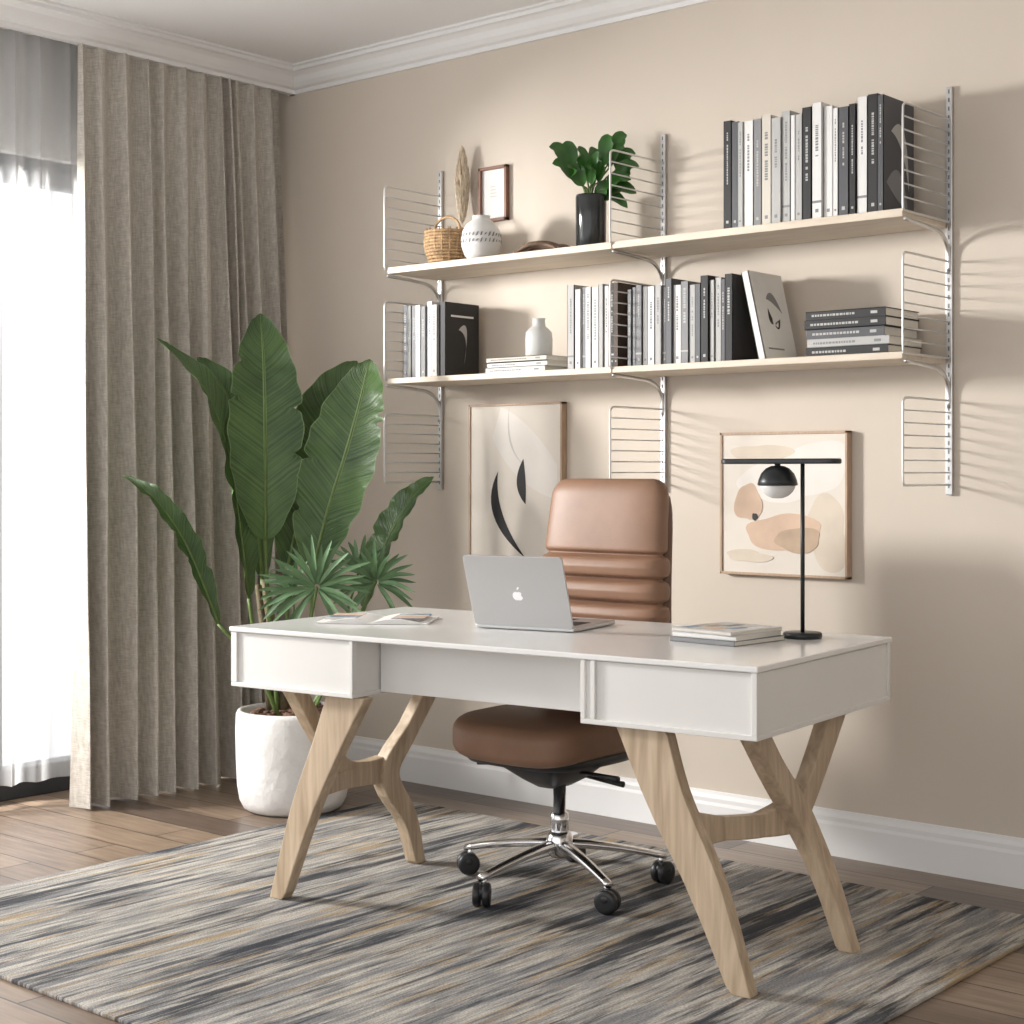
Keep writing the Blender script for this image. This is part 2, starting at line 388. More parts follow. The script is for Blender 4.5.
# left trestle
b=MB()
limb(b,[(.138,.05,-.01),(.228,.05,.24),(.313,.05,.42),(.40,.05,.60)],[.048,.075,.09,.125],(0,1,0),.04,'oak'); flatfoot(b); b.obj('front_leg_left',dk,bevel=.004)
b=MB(); limb(b,[(.165,.055,.60),(.18,.15,.45),(.175,.25,.335),(.17,.35,.30),(.17,.45,.295)],[.05,.048,.055,.065,.08],(1,0,.0),.042,'oak'); flatfoot(b); b.obj('outer_brace_left',dk,bevel=.004)
b=MB(); limb(b,[(.200,.575,-.01),(.195,.53,.14),(.180,.455,.28),(.205,.53,.41),(.235,.66,.60)],[.042,.058,.08,.055,.055],(1,0,0),.042,'oak'); flatfoot(b); b.obj('back_leg_left',dk,bevel=.004)
b=MB(); limb(b,[(.215,.06,.285),(.195,.16,.295),(.175,.30,.295),(.17,.45,.285)],[.05,.05,.055,.06],(1,0,0),.04,'oak'); b.obj('stretcher_left',dk,bevel=.004)
# right trestle
b=MB()
limb(b,[(1.556,.040,-.01),(1.465,.04,.22),(1.36,.04,.42),(1.29,.04,.60)],[.048,.085,.10,.13],(0,1,0),.04,'oak'); flatfoot(b); b.obj('front_leg_right',dk,bevel=.004)
b=MB(); limb(b,[(1.39,.055,.345),(1.43,.16,.335),(1.46,.30,.32),(1.485,.44,.325)],[.09,.055,.055,.09],(1,0,0),.04,'oak'); b.obj('stretcher_right',dk,bevel=.004)
b=MB(); limb(b,[(1.616,.485,-.01),(1.56,.475,.16),(1.505,.43,.32),(1.505,.28,.46),(1.51,.14,.60)],[.045,.065,.085,.075,.08],(1,0,.25),.042,'oak'); flatfoot(b); b.obj('back_leg_right',dk,bevel=.004)
b=MB(); limb(b,[(1.49,.42,.30),(1.505,.50,.41),(1.525,.62,.60)],[.07,.07,.08],(1,0,0),.04,'oak'); flatfoot(b); b.obj('outer_brace_right',dk,bevel=.004)
TZ=Z0+Zt
# ------------------------------------------------------------------ laptop
lp=empty('laptop',(2.009,-1.117,TZ+.0005),math.radians(12))
b=MB(); b.bb((0,0,.001),(.30,.265,.013),'alu'); b.obj('base',lp,bevel=.004,seg=3)
b=MB()
for r in range(5):
    for q in range(13): b.bb((.025+q*.0194,.065+r*.019,.0131),(.025+q*.0194+.0165,.065+r*.019+.016,.0142),'keys')
b.bb((.10,.175,.0131),(.20,.245,.0134),'keys')
b.obj('keyboard',lp)
tilt=math.radians(20); e1=Vector((1,0,0)); e2=Vector((0,-math.sin(tilt),math.cos(tilt))); e3=e1.cross(e2)
def lid(a,z,d): return Vector((0,.004,.012))+e1*a+e2*z+e3*d
def rrect(x0,z0,x1,z1,r,n=5):
    out=[]
    for cx,cz,a0 in ((x1-r,z1-r,0),(x0+r,z1-r,90),(x0+r,z0+r,180),(x1-r,z0+r,270)):
        for i in range(n+1):
            a=math.radians(a0+90*i/n); out.append((cx+r*math.cos(a),cz+r*math.sin(a)))
    return out
b=MB(); b.prism(rrect(0,0,.30,.205,.010),lid,0,.006,'alu'); b.obj('lid',lp,bevel=.0012)
off=(-.0004,0) if e3.y>0 else (.006,.0064); inn=(.006,.0064) if e3.y>0 else (-.0004,0)
b=MB(); b.prism(rrect(.006,.010,.294,.199,.005),lid,inn[0],inn[1],'keys'); b.obj('screen',lp)
ap=[]
for i in range(40):
    a=2*math.pi*i/40; r=.0150*(1+.10*math.cos(2*a)-.16*max(0,math.cos(a-math.pi/2))**12-.10*max(0,math.cos(a+math.pi/2))**14)
    x=.150+r*.95*math.cos(a); z=.090+r*math.sin(a)
    dx,dz=x-.168,z-.093; dd=math.hypot(dx,dz)
    if dd<.0075: x=.168+dx/dd*.0075; z=.093+dz/dd*.0075
    ap.append((x,z))
b=MB(); b.prism(ap,lid,off[0],off[1],'logo'); b.prism(crescent((.150,.1080),(.150,.116),(.157,.109),(.157,.117)),lid,off[0],off[1],'logo'); b.obj('logo',lp)
# ------------------------------------------------------------------ desk lamp
la=empty('desk_lamp',(2.825,-.765,TZ),math.radians(3))
b=MB(); b.lathe([(.0,0),(.048,0),(.050,.004),(.050,.012),(.047,.015),(.0,.0155)],(0,0,0),'blackm'); b.obj('base',la)
b=MB(); b.sweep([(0,0,.012),(0,0,.452)],.0055,'blackm',12); b.obj('pole',la)
b=MB(); b.prism(rrect(-.236,-.028,.106,.028,.027,8),lambda a,q,d:(a,q,d),.448,.462,'blackm'); b.obj('crossbar',la,bevel=.004)
b=MB(); b.lathe([(.0,.052),(.016,.051),(.030,.045),(.043,.031),(.050,.014),(.052,.002),(.050,.0),(.0,.0)],(-.072,-.0,.392),'blackm'); b.sweep([(-.072,0,.44),(-.072,0,.450)],.008,'blackm'); b.obj('shade_cap',la)
b=MB(); b.lathe([(0,-.034),(.014,-.033),(.028,-.027),(.040,-.016),(.046,-.004),(.047,.0)],(-.072,0,.392),'ceram'); b.obj('globe',la)
# books on desk
bk=empty('magazine_stack',(2.715,-.948,TZ+.0003),math.radians(-4))
z=0
for i,(w,d,h,k,r) in enumerate(((.200,.215,.013,'mgrey',0),(.190,.21,.012,'white',3),(.19,.205,.010,'greyp',-3))):
    R=Matrix.Rotation(math.radians(r),3,'Z'); b=MB()
    b.box((0,0,z+h/2),(w-.004,d-.004,h-.003),'paper',R); b.box((0,0,z+h-.001),(w,d,.0016),k,R); b.box((0,0,z+.001),(w,d,.0016),k,R); b.box(R@Vector((0,-d/2+.001,0))+Vector((0,0,z+h/2)),(w,.002,h-.001),k,R)
    if i==2:
        for q in range(6): b.box(R@Vector((-.065+q*.026,-.06+.05*(q%3),0))+Vector((0,0,z+h+.0002)),(.024,.06,.0006),['blue','tan','mgrey','peach','blue','white'][q],R)
    b.obj('magazine_%d'%(i+1),bk); z+=h
mg=empty('open_magazine',(1.66,-1.14,TZ+.0003),math.radians(34))
b=MB()
for s in(-1,1):
    rows=[]
    for i in range(9):
        u=i/8; x=s*u*.160; zz=.004+.012*math.sin(math.pi*min(1,u*1.15))*(1-u*.4)
        rows.append([(x,-.11,zz),(x,.10,zz),(x,.10,.0005),(x,-.11,.0005)])
    b.loft(rows,'white',smooth=False)
b.obj('pages',mg)
b=MB()
for s in(-1,1):
    for q in range(5):
        b.box((s*.095,-.07+q*.034,.0125),(.09,.026,.0030),['blue','mgrey','peach','tan','greyp'][(q+s)%5])
b.obj('printed_pictures',mg)
# ------------------------------------------------------------------ office chair
ch=empty('office_chair',(2.054,-.80,Z0),math.radians(0))
def sloop(cx,cy,z,hw,hd,ex=4,n=48,axis='z'):
    out=[]
    for j in range(n):
        a=2*math.pi*j/n; ca,sa=math.cos(a),math.sin(a)
        x=hw*math.copysign(abs(ca)**(2/ex),ca); y=hd*math.copysign(abs(sa)**(2/ex),sa)
        out.append(Vector((cx+x,cy+y,z)))
    return out
def rounded(zs,z0,z1,r):
    out=[]
    for z in zs:
        d=min(z-z0,z1-z); out.append(0 if d>=r else r-math.sqrt(max(0,r*r-(r-d)**2)))
    return out
zs=[.372+.105*i/20 for i in range(21)]; ins=rounded(zs,.372,.477,.035)
b=MB(); loops=[]
for z,i in zip(zs,ins):
    lp_=sloop(0,-.045,z,.230-i,.230-i,4.5)
    lp_=[Vector((p.x,p.y,p.z - (.02*((-.05-p.y)/.235)**3 if p.y<-.12 else 0) + .008*abs(p.x/.235)**2)) for p in lp_]
    loops.append(lp_)
b.loft(loops,'leather'); b.obj('seat',ch)
b=MB(); b.loft([sloop(0,-.045,.345,.15,.15,4),sloop(0,-.045,.352,.195,.195,4),sloop(0,-.045,.382,.216,.216,4.5)],'black'); b.obj('seat_shell',ch)
b=MB(); loops=[]; n=200; zb,zt=.50,1.147
grooves=[.575,.645,.715,.785,.855,.925]
for i in range(n+1):
    v=i/n; z=zb+(zt-zb)*v
    w=.226-.022*v**2
    r=.05; d=min(z-zb,zt-z); rr=0 if d>=r else r-math.sqrt(max(0,r*r-(r-d)**2))
    g=sum(math.exp(-((z-q)/.0075)**2) for q in grooves)
    T=.040+.004*math.sin(v*3)
    puff=0
    if z<.925:
        ds=min(abs(z-q) for q in grooves); puff=.018*math.sqrt(min(1,ds/.035))
    T2=T+puff-.022*g; W=w-rr-.011*g+puff*.3; Tt=T2-rr*.45
    cy=.205+.035*v-.02*math.sin(math.pi*v)
    loops.append(sloop(0,cy,z,max(W,.01),max(Tt,.01),3.6))
b.loft(loops,'leather'); b.obj('backrest',ch)
b=MB(); loops=[]
for i in range(25):
    v=i/24; z=.49+.63*v; rr=.04*(1-math.sqrt(max(0,1-(abs(2*v-1))**6)))
    loops.append(sloop(0,.240+.035*v-.02*math.sin(math.pi*v),z,.222-.02*v*v-rr,.024,4))
b.loft(loops,'leatherd'); b.obj('back_shell',ch)
b=MB(); b.sweep(cat([(0,.05,.345),(0,.18,.34),(0,.27,.40),(0,.262,.56),(0,.262,.66)],6),.02,'black',12); b.obj('back_bracket',ch)
b=MB(); b.loft([sloop(.02,-.05,.278,.035,.05,4),sloop(.015,-.04,.298,.07,.09,4),sloop(0,-.03,.335,.12,.14,4),sloop(0,-.03,.350,.12,.14,4)],'black'); b.obj('tilt_mechanism',ch,bevel=.003)
b=MB(); b.sweep([(.06,-.03,.320),(.16,-.05,.325),(.25,-.06,.323)],[.006,.006,.010],'black'); b.sweep([(.06,.03,.300),(.15,.02,.295),(.21,.02,.293)],[.006,.006,.009],'black'); b.sweep([(-.06,-.06,.325),(-.15,-.10,.33),(-.21,-.12,.328)],[.007,.007,.010],'black'); b.obj('levers',ch)
bx,by=.055,-.072
b=MB(); b.lathe([(.0,.14),(.026,.14),(.026,.19),(.0265,.21),(.018,.212),(.018,.30),(0,.30)],(bx,by,0),'chrome'); b.obj('gas_column',ch)
b=MB(); b.lathe([(.0,.085),(.024,.085),(.036,.10),(.040,.125),(.036,.145),(.028,.158),(0,.158)],(bx,by,0),'chrome'); 
b2=MB()
for a in (-96,-26,48,120,192):
    A=math.radians(a); dx,dy=math.cos(A),math.sin(A); px,py=-dy,dx
    loops=[]
    for i in range(13):
        u=i/12; r=.02+.285*u; z=.122-.045*u**1.5; w=.021-.008*u; h=.015-.005*u
        loops.append([Vector((bx+dx*r+px*w*math.cos(2*math.pi*j/12),by+dy*r+py*w*math.cos(2*math.pi*j/12),z+h*math.sin(2*math.pi*j/12))) for j in range(12)])
    b.loft(loops,'chrome')
    b.sweep([(bx+dx*.290,by+dy*.290,.05),(bx+dx*.290,by+dy*.290,.080)],.008,'chrome',10)
    ang=A+.7; ax=Vector((-math.sin(ang),math.cos(ang),0)); c=Vector((bx+dx*.297,by+dy*.297,.032))
    for s in(-1,1):
        cc=c+ax*.013*s; lo=[]
        for o,r in ((-.011,.020),(-.010,.028),(-.006,.0318),(.006,.0318),(.010,.028),(.011,.020)):
            lo.append([cc+ax*o+Vector((math.cos(ang),math.sin(ang),0))*r*math.cos(t)+Vector((0,0,1))*r*math.sin(t) for t in [2*math.pi*j/24 for j in range(24)]])
        b2.loft(lo,'black')
    b2.ball(c+Vector((0,0,.008)),.027,'black',16,(1,1,.8))
b.obj('star_base',ch); b2.obj('casters',ch)
# ------------------------------------------------------------------ wall shelving
sh=empty('wall_shelving')
rails=(.847,1.860,2.874)
b=MB()
for X in rails:
    b.bb((X-.010,-.014,1.11),(X+.010,-.0005,2.30),'steel')
b.obj('rails',sh,bevel=.002)
b=MB()
for X in rails:
    z=1.13
    while z<2.28: b.bb((X-.0022,-.0144,z),(X+.0022,-.0138,z+.012),'slot'); z+=.025
b.obj('rail_slots',sh)
SHZ=((1.493,1.513),(1.889,1.912))
b=MB()
for z0,z1 in SHZ:
    b.bb((rails[0]+.006,-.295,z0),(rails[1]-.002,-.018,z1),'oakshelf'); b.bb((rails[1]+.002,-.295,z0),(rails[2]-.006,-.018,z1),'oakshelf')
b.obj('shelf_boards',sh,bevel=.002)
b=MB()
for X in rails:
    for z0,z1,n_ in ((1.14,1.385,7),(1.508,1.79,8),(1.905,2.205,8)):
        b.sweep(cat([(X,-.012,z1),(X,-.15,z1),(X,-.275,z1),(X,-.297,z1-.006),(X,-.303,z1-.025),(X,-.303,(z0+z1)/2),(X,-.303,z0+.02),(X,-.297,z0+.004),(X,-.275,z0),(X,-.012,z0)],4),.0034,'wire',8)
        for i in range(1,n_):
            z=z0+(z1-z0)*i/n_; b.sweep([(X,-.012,z),(X,-.303,z)],.0024,'wire',6)
    for z0,z1 in SHZ:
        b.sweep(cat([(X,-.012,z0-.13),(X,-.022,z0-.06),(X,-.07,z0-.022),(X,-.16,z0-.012),(X,-.29,z0-.006)],5),.006,'steel',8)
b.obj('wire_brackets',sh)
def bookrow(name,x0,x1,zb,h0,h1,yf,dep,pal,seed,last=None,tw=(.016,.038),first=None):
    rnd=random.Random(seed); b=MB(); x=x0; cnt=0
    while x<x1-.010:
        w=min(rnd.uniform(*tw),x1-x); 
        if x1-x-w<.012: w=x1-x
        h=rnd.uniform(h0,h1); d=dep*rnd.uniform(.88,1.0); k=rnd.choice(pal)
        if first and cnt<len(first): k=first[cnt]
        cnt+=1
        if last and x+w>=x1-.001: k=last; h=h1*.98
        y0=yf+rnd.uniform(0,.012); t=.0022
        b.bb((x+.0005,y0,zb),(x+t,y0+d,zb+h),k); b.bb((x+w-t,y0,zb),(x+w-.0005,y0+d,zb+h),k)
        b.bb((x+.0005,y0,zb),(x+w-.0005,y0+t,zb+h),k); b.bb((x+t,y0+t,zb+.003),(x+w-t,y0+d-.004,zb+h-.003),'paper')
        dark=k in('ink','black','blackm','dwood','bgrey','mgrey'); tk='lgrey' if dark else 'mgrey'
        z=zb+h*rnd.uniform(.8,.92); end=zb+h*rnd.uniform(.35,.6); cw=w*rnd.uniform(.14,.30)
        if rnd.random()<.8:
            while z>end:
                l=rnd.uniform(.003,.008); b.bb((x+w/2-cw/2,y0-.0004,z-l),(x+w/2+cw/2,y0+.0001,z),tk); z-=l+rnd.uniform(.0015,.003)
                if rnd.random()<.12: z-=.010
        if rnd.random()<.5: b.bb((x+w*.35,y0-.0004,zb+h*.07),(x+w*.65,y0+.0001,zb+h*.07+w*.3),tk)
        if rnd.random()<.2: b.bb((x+.001,y0-.0004,zb+h*.15),(x+w-.001,y0+.0001,zb+h*.17),tk)
        x+=w+.0006
    return b
M['bgrey']=mat('book_grey',(.075,.075,.082),.5); M['lgrey']=mat('book_light_grey',(.44,.435,.42),.6); M['bcream']=mat('book_cream',(.60,.555,.48),.6)
UZ,LZ=1.9125,1.5135
b=bookrow('x',2.245,2.785,UZ,.315,.345,-.25,.21,['white','lgrey','white','ink','bcream','bgrey','lgrey','white'],5,'bgrey',(.016,.036),['ink','bgrey','lgrey','white','mgrey']); 
fx=lambda X:(lambda a,z,d:(X+d,a,z))
b.prism(crescent((-.20,UZ+.24),(-.10,UZ+.34),(-.12,UZ+.22),(-.09,UZ+.08)),fx(2.7855),0,.0006,'lgrey')
b.prism(crescent((-.23,UZ+.09),(-.14,UZ+.20),(-.15,UZ+.03),(-.10,UZ+.03)),fx(2.7855),.0006,.0009,'mgrey')
b.obj('upper_shelf_books')
b=bookrow('x',.872,1.076,LZ,.255,.272,-.24,.20,['white','lgrey','bgrey','lgrey','mgrey'],11,'ink',(.018,.03),['bgrey','lgrey','mgrey'])
b.prism(crescent((-.16,LZ+.17),(-.09,LZ+.24),(-.10,LZ+.16),(-.13,LZ+.05)),fx(1.0765),0,.0006,'lgrey')
b.prism([(-.20,LZ+.215),(-.08,LZ+.215),(-.08,LZ+.222),(-.20,LZ+.222)],fx(1.0765),0,.0006,'white')
b.obj('left_shelf_books')
b=bookrow('x',1.635,1.838,LZ,.262,.282,-.24,.20,['white','bgrey','lgrey','white','ink','white'],23,'dwood',(.016,.03),['lgrey','white','mgrey','white'])
b.obj('middle_shelf_books')
b=bookrow('x',1.880,2.275,LZ,.245,.275,-.24,.20,['mgrey','white','bgrey','lgrey','lgrey','white','mgrey','ink'],31,'ink',(.015,.03))
b.obj('right_shelf_books')
# leaning book
b=MB(); th=math.radians(-13); R=Matrix.Rotation(th,3,'Y')
def lean(x,y,z):
    return Vector((2.395,0,LZ))+Matrix.Rotation(th,3,'Y')@Vector((x,y,z))
def leanbox(a,c,k):
    ctr=[(a[i]+c[i])/2 for i in range(3)]; b.box(lean(*ctr),[c[i]-a[i] for i in range(3)],k,R)
leanbox((-.026,-.24,.0),(-.023,-.05,.275),'white'); leanbox((-.003,-.24,.0),(0,-.05,.275),'white'); leanbox((-.026,-.24,0),(0,-.237,.275),'white'); leanbox((-.023,-.237,.003),(-.003,-.055,.272),'paper')
def lf(a,z,d): return lean(d,a,z)
b.prism(crescent((-.17,.19),(-.13,.25),(-.14,.19),(-.09,.15)),lf,0,.0006,'mgrey'); b.prism(crescent((-.17,.16),(-.19,.08),(-.13,.05),(-.11,.13)),lf,0,.0008,'ink'); b.prism(crescent((-.155,.13),(-.16,.09),(-.13,.08),(-.125,.12)),lf,.0008,.0012,'white')
b.prism([(-.21,.03),(-.12,.03),(-.12,.035),(-.21,.035)],lf,0,.0006,'mgrey')
mz=min(v[2] for v in b.v); b.v=[(x,y,z+LZ-mz) for x,y,z in b.v]
b.obj('leaning_book')
def stack(name,x0,w,z0,hs,ks,yf,dep,seed):
    rnd=random.Random(seed); b=MB(); z=z0
    for h,k in zip(hs,ks):
        dx=rnd.uniform(-.008,.008); ww=w*rnd.uniform(.94,1); X=x0+dx; y0=yf+rnd.uniform(0,.012)
        b.bb((X,y0,z),(X+ww,y0+dep,z+.002),k); b.bb((X,y0,z+h-.0024),(X+ww,y0+dep,z+h-.0004),k); b.bb((X,y0,z),(X+ww,y0+.002,z+h-.0004),k); b.bb((X+.003,y0+.002,z+.002),(X+ww-.003,y0+dep-.003,z+h-.0024),'paper')
        dark=k in('ink','bgrey','dwood'); tk='lgrey' if dark else 'mgrey'; x=X+.02; end=X+ww*rnd.uniform(.45,.7)
        while x<end:
            l=rnd.uniform(.004,.010); b.bb((x,y0-.0005,z+h*.38),(x+l,y0+.0001,z+h*.62),tk); x+=l+.003
        b.bb((X+ww*.82,y0-.0005,z+h*.35),(X+ww*.9,y0+.0001,z+h*.65),tk)
        z+=h
    b.obj(name); return z
stack('stacked_books',2.53,.265,LZ,[.027,.026,.028,.027,.026],['ink','lgrey','bgrey','ink','ink'],-.25,.21,2)
zt_=stack('stacked_books',1.285,.27,LZ,[.020,.018,.018],['white','white','bcream'],-.25,.20,3)
# decorative objects
MB().lathe([(0,0),(.040,0),(.046,.006),(.047,.06),(.045,.085),(.034,.098),(.023,.106),(.021,.128),(.024,.133),(.018,.133),(.016,.11),(0,.11)],(1.44,-.15,zt_),'ceramg').obj('ceramic_bottle_vase')
e=empty('wicker_basket',(1.02,-.16,UZ))
b=MB()
for i in range(11):
    z=.008+i*.0115; r=.055+.022*math.sin(min(1,i/8)*math.pi*.6); 
    b.sweep([(r*math.cos(2*math.pi*j/36)*(1+.02*(j%2)),r*math.sin(2*math.pi*j/36)*(1+.02*(j%2)),z) for j in range(37)],.0062,'basket',6)
for j in range(18):
    a=2*math.pi*j/18; b.sweep([(.056*math.cos(a),.056*math.sin(a),.003),(.080*math.cos(a),.080*math.sin(a),.07),(.076*math.cos(a),.076*math.sin(a),.135)],.004,'basket',6)
b.lathe([(0,.001),(.055,.001),(.055,.006),(0,.006)],(0,0,0),'basket'); b.obj('woven_body',e)
b=MB(); b.sweep(cat([(-.07,0,.125),(-.045,0,.165),(0,0,.18),(.045,0,.165),(.07,0,.125)],5),.005,'basket',8); b.obj('handle',e)
e=empty('pampas_grass',(.990,-.045,UZ)); b=MB()
b.lathe([(0,0),(.022,0),(.028,.03),(.024,.08),(.013,.11),(.015,.12),(0,.12)],(0,0,0),'ceramg',20); b.obj('bud_vase',e)
b=MB(); rnd=random.Random(2)
b.sweep([(0,0,.05),(.004,0,.20),(-.004,0,.40)],.0015,'pampas',5)
for i in range(420):
    t=rnd.random(); z=.19+.24*t; a=rnd.uniform(0,6.28); l=.042*(math.sin(math.pi*min(1,t*.8+.16)))+.004
    b.sweep([(0,0,z-.02),(l*.5*math.cos(a),max(-.06,min(.03,l*.5*math.sin(a))),z),(l*.62*math.cos(a),max(-.06,min(.035,l*.6*math.sin(a))),z+.03)],.0011,'pampas',4)
b.obj('plume',e)
e=empty('round_patterned_vase',(1.220,-.20,UZ))
prof=[(0,0),(.040,0),(.058,.02),(.069,.05),(.071,.075),(.066,.105),(.052,.130),(.034,.143),(.030,.150),(.033,.158),(.027,.158),(.025,.148),(0,.14)]
b=MB(); b.lathe(prof,(0,0,0),'ceram'); b.obj('body',e)
b=MB(); rnd=random.Random(7)
for row,zz,rr in ((0,.066,.0718),(1,.088,.0705)):
    for j in range(30):
        a=2*math.pi*j/30; w=rnd.uniform(.05,.09); h=rnd.uniform(.004,.010)
        vs=[]
        for aa,z in ((a-w,zz-h),(a+w*.3,zz-h*.6),(a+w,zz+h),(a-w*.2,zz+h*.7)): vs.append((rr*math.cos(aa),rr*math.sin(aa),z))
        b.add(vs,[(0,1,2,3)],'mgrey')
b.open_=True; b.obj('painted_pattern',e)
e=empty('small_picture_frame'); b=MB()
x0,x1,z0,z1=1.045,1.180,2.085,2.285
for a,c in (((x0,-.02,z0),(x0+.011,-.001,z1)),((x1-.011,-.02,z0),(x1,-.001,z1)),((x0,-.02,z0),(x1,-.001,z0+.011)),((x0,-.02,z1-.011),(x1,-.001,z1))): b.bb(a,c,'framed')
b.obj('frame',e,bevel=.001)
b=MB(); b.bb((x0+.008,-.008,z0+.008),(x1-.008,-.002,z1-.008),'white'); 
for q in range(4): b.bb((x0+.05,-.0086,z0+.09+q*.012),(x0+.085-.004*q,-.0078,z0+.094+q*.012),'greyp')
b.obj('print',e)
e=empty('driftwood',(1.50,-.17,UZ)); b=MB(); rnd=random.Random(5)
for i in range(9):
    y=rnd.uniform(-.06,.06); h=rnd.uniform(.006,.030); b.sweep(cat([(-.11+rnd.uniform(0,.03),y,.010),(-.03,y+rnd.uniform(-.02,.02),.010+h),(.03,y+rnd.uniform(-.02,.02),.010+h*.8),(.10-rnd.uniform(0,.04),y,.010)],4),[.006+.003*math.sin(k*.3) for k in range(13)],'mwood',8)
b.obj('sticks',e)
# ------------------------------------------------------------------ leaves
def leaf(mb,pts,half,facing,k,fold=.25,ripple=.0,n=10,nw=8,drop=0,seed=1):
    P=cat(pts,n); L=len(P); vs=[];fs=[];uvs=[]; F=Vector(facing).normalized(); rnd=random.Random(seed)
    nk=[[rnd.uniform(.15,.9) for _ in range(rnd.randint(2,3))] for _ in (0,1)] if ripple>0 else [[],[]]
    for i,p in enumerate(P):
        t=i/(L-1); tn=(P[min(i+1,L-1)]-P[max(i-1,0)]).normalized(); sd=tn.cross(F).normalized(); nn=sd.cross(tn).normalized()
        w=half*(max(0,math.sin(math.pi*min(1,t**.85)))**.62)*(1 if t<.97 else .8)+.0008
        for j in range(nw+1):
            u=j/nw*2-1
            rp=ripple*abs(u)*(math.sin(t*31+2*u)+.5*math.sin(t*67-u))*min(1,w/half)
            cut=sum(math.exp(-((t-q)/.012)**2) for q in nk[0 if u<0 else 1])
            wl=w*(1-.03*abs(u)*(1+math.sin(t*47+3*u)))*(1-.22*cut*max(0,abs(u)-.5)*2)
            q=p+sd*u*wl+nn*(fold*w*abs(u)**1.3-drop*w*u*u+rp)
            vs.append(q)
    for i in range(L-1):
        for j in range(nw):
            a=i*(nw+1)+j; fs.append((a,a+1,a+nw+2,a+nw+1))
            u0,u1=j/nw,(j+1)/nw; v0,v1=i/(L-1),(i+1)/(L-1); uvs.append([(u0,v0),(u1,v0),(u1,v1),(u0,v1)])
    mb.add(vs,fs,k,True,uvs)
pl=empty('potted_banana_plant',(.713,-.62,0))
b=MB(); b.lathe([(0,0),(.150,0),(.172,.012),(.186,.04),(.194,.09),(.198,.18),(.200,.27),(.198,.335),(.192,.348),(.182,.350),(.176,.343),(.174,.31),(0,.30)],(0,0,0),'pot',56); b.obj('pot',pl)
b=MB(); b.lathe([(0,.325),(.06,.328),(.12,.322),(.175,.318),(.175,.30),(0,.30)],(0,0,0),'soil'); rnd=random.Random(4)
for i in range(90):
    a=rnd.uniform(0,6.28); r=rnd.uniform(0,.155); b.ball((r*math.cos(a),r*math.sin(a),.335),rnd.uniform(.010,.024),'soil',8)
b.obj('soil',pl)
Rv=Vector((.7616,.6481,0)); Nv=Vector((.6481,-.7616,0))
def pp(a,z,bb=0): return Rv*a+Nv*bb+Vector((0,0,z))
b=MB(); b.sweep([pp(-.03,.30),pp(-.05,.50),pp(-.085,.70),pp(-.10,.80)],[.024,.02,.016,.012],'trunk',10)
b.sweep([pp(-.08,.30,-.03),pp(-.10,.55,-.04),pp(-.13,.78,-.03)],[.018,.015,.010],'trunk',10); b.obj('trunks',pl)
S=MB(); Lf=MB(); Lf.open_=True
cnt=[0]
def bl(stem,lam,half,f,fold=.25,rip=.006,drop=0):
    S.sweep(cat([pp(*q) for q in stem]+[pp(*lam[0])],5),.0075,'stem',8)
    S.sweep(cat([pp(*q) for q in lam],5),[.0065*(1-i/(5*(len(lam)-1)+1))+.001 for i in range(5*(len(lam)-1)+1)],'stem',6)
    cnt[0]+=1
    fv=Rv*f[0]+Nv*f[1]+Vector((0,0,f[2])); leaf(Lf,[pp(*q) for q in lam],half,fv,'leaf',fold,rip,22,12,drop=drop,seed=cnt[0])
bl([(-.05,.33,.02),(-.08,.70,.04)],[(-.09,.94,.05),(-.088,1.16,.06),(-.090,1.38,.06),(-.096,1.56,.05),(-.112,1.73,.02)],.132,(.25,1,.1),.26)
bl([(0,.33,0),(.06,.62,.02)],[(.075,.84,.04),(.13,1.05,.06),(.195,1.25,.08),(.240,1.42,.07),(.270,1.57,.03)],.142,(-.35,1,.1),.28)
bl([(-.02,.33,-.03),(-.03,.65,-.06)],[(-.03,.84,-.08),(.02,1.08,-.10),(.07,1.28,-.11),(.125,1.44,-.12),(.21,1.575,-.14)],.125,(.2,1,.1),.22)
bl([(-.06,.33,.0),(-.12,.55,.03)],[(-.145,.74,.06),(-.170,.98,.09),(-.21,1.25,.10),(-.30,1.48,.10),(-.465,1.64,.06)],.085,(.95,.40,.35),.35)
bl([(-.06,.33,-.03),(-.10,.6,-.05)],[(-.115,.80,-.04),(-.14,1.08,-.05),(-.19,1.32,-.05),(-.25,1.47,-.04),(-.34,1.58,-.02)],.08,(.6,.9,.2),.3)
bl([(-.04,.33,.06),(-.12,.52,.12)],[(-.235,.66,.15),(-.30,.84,.17),(-.36,.97,.18),(-.45,1.09,.17),(-.56,1.165,.14)],.048,(.6,.6,.6),.45)
bl([(.05,.33,.04),(.17,.52,.04)],[(.25,.70,.02),(.29,.84,.0),(.345,.97,-.02),(.41,1.08,-.03),(.49,1.16,-.05)],.068,(-.6,.7,.35),.4)
S.obj('stems',pl); Lf.obj('banana_leaves',pl)
Pm=MB(); Pm.open_=True
def fan(c,r,n,a0,a1,tilt,seed):
    c=pp(*c); rnd=random.Random(seed)
    for i in range(n):
        a=math.radians(a0+(a1-a0)*i/(n-1)+rnd.uniform(-3,3)); out=Rv*math.cos(a)+Vector((0,0,1))*math.sin(a)
        dr=(out*.95+Nv*(tilt*.25+.22*math.sin(i*2.1))).normalized()
        rr=r*rnd.uniform(.85,1.08); tip=c+dr*rr+Vector((0,0,-.010)); mid=c+dr*rr*.5+Vector((0,0,.006))
        side=out.cross(Nv).normalized()
        leaf(Pm,[c+dr*.01,mid,tip],.0082,Nv+side*.5*(1 if i%2 else -1),'palm',.5,0,5,2)
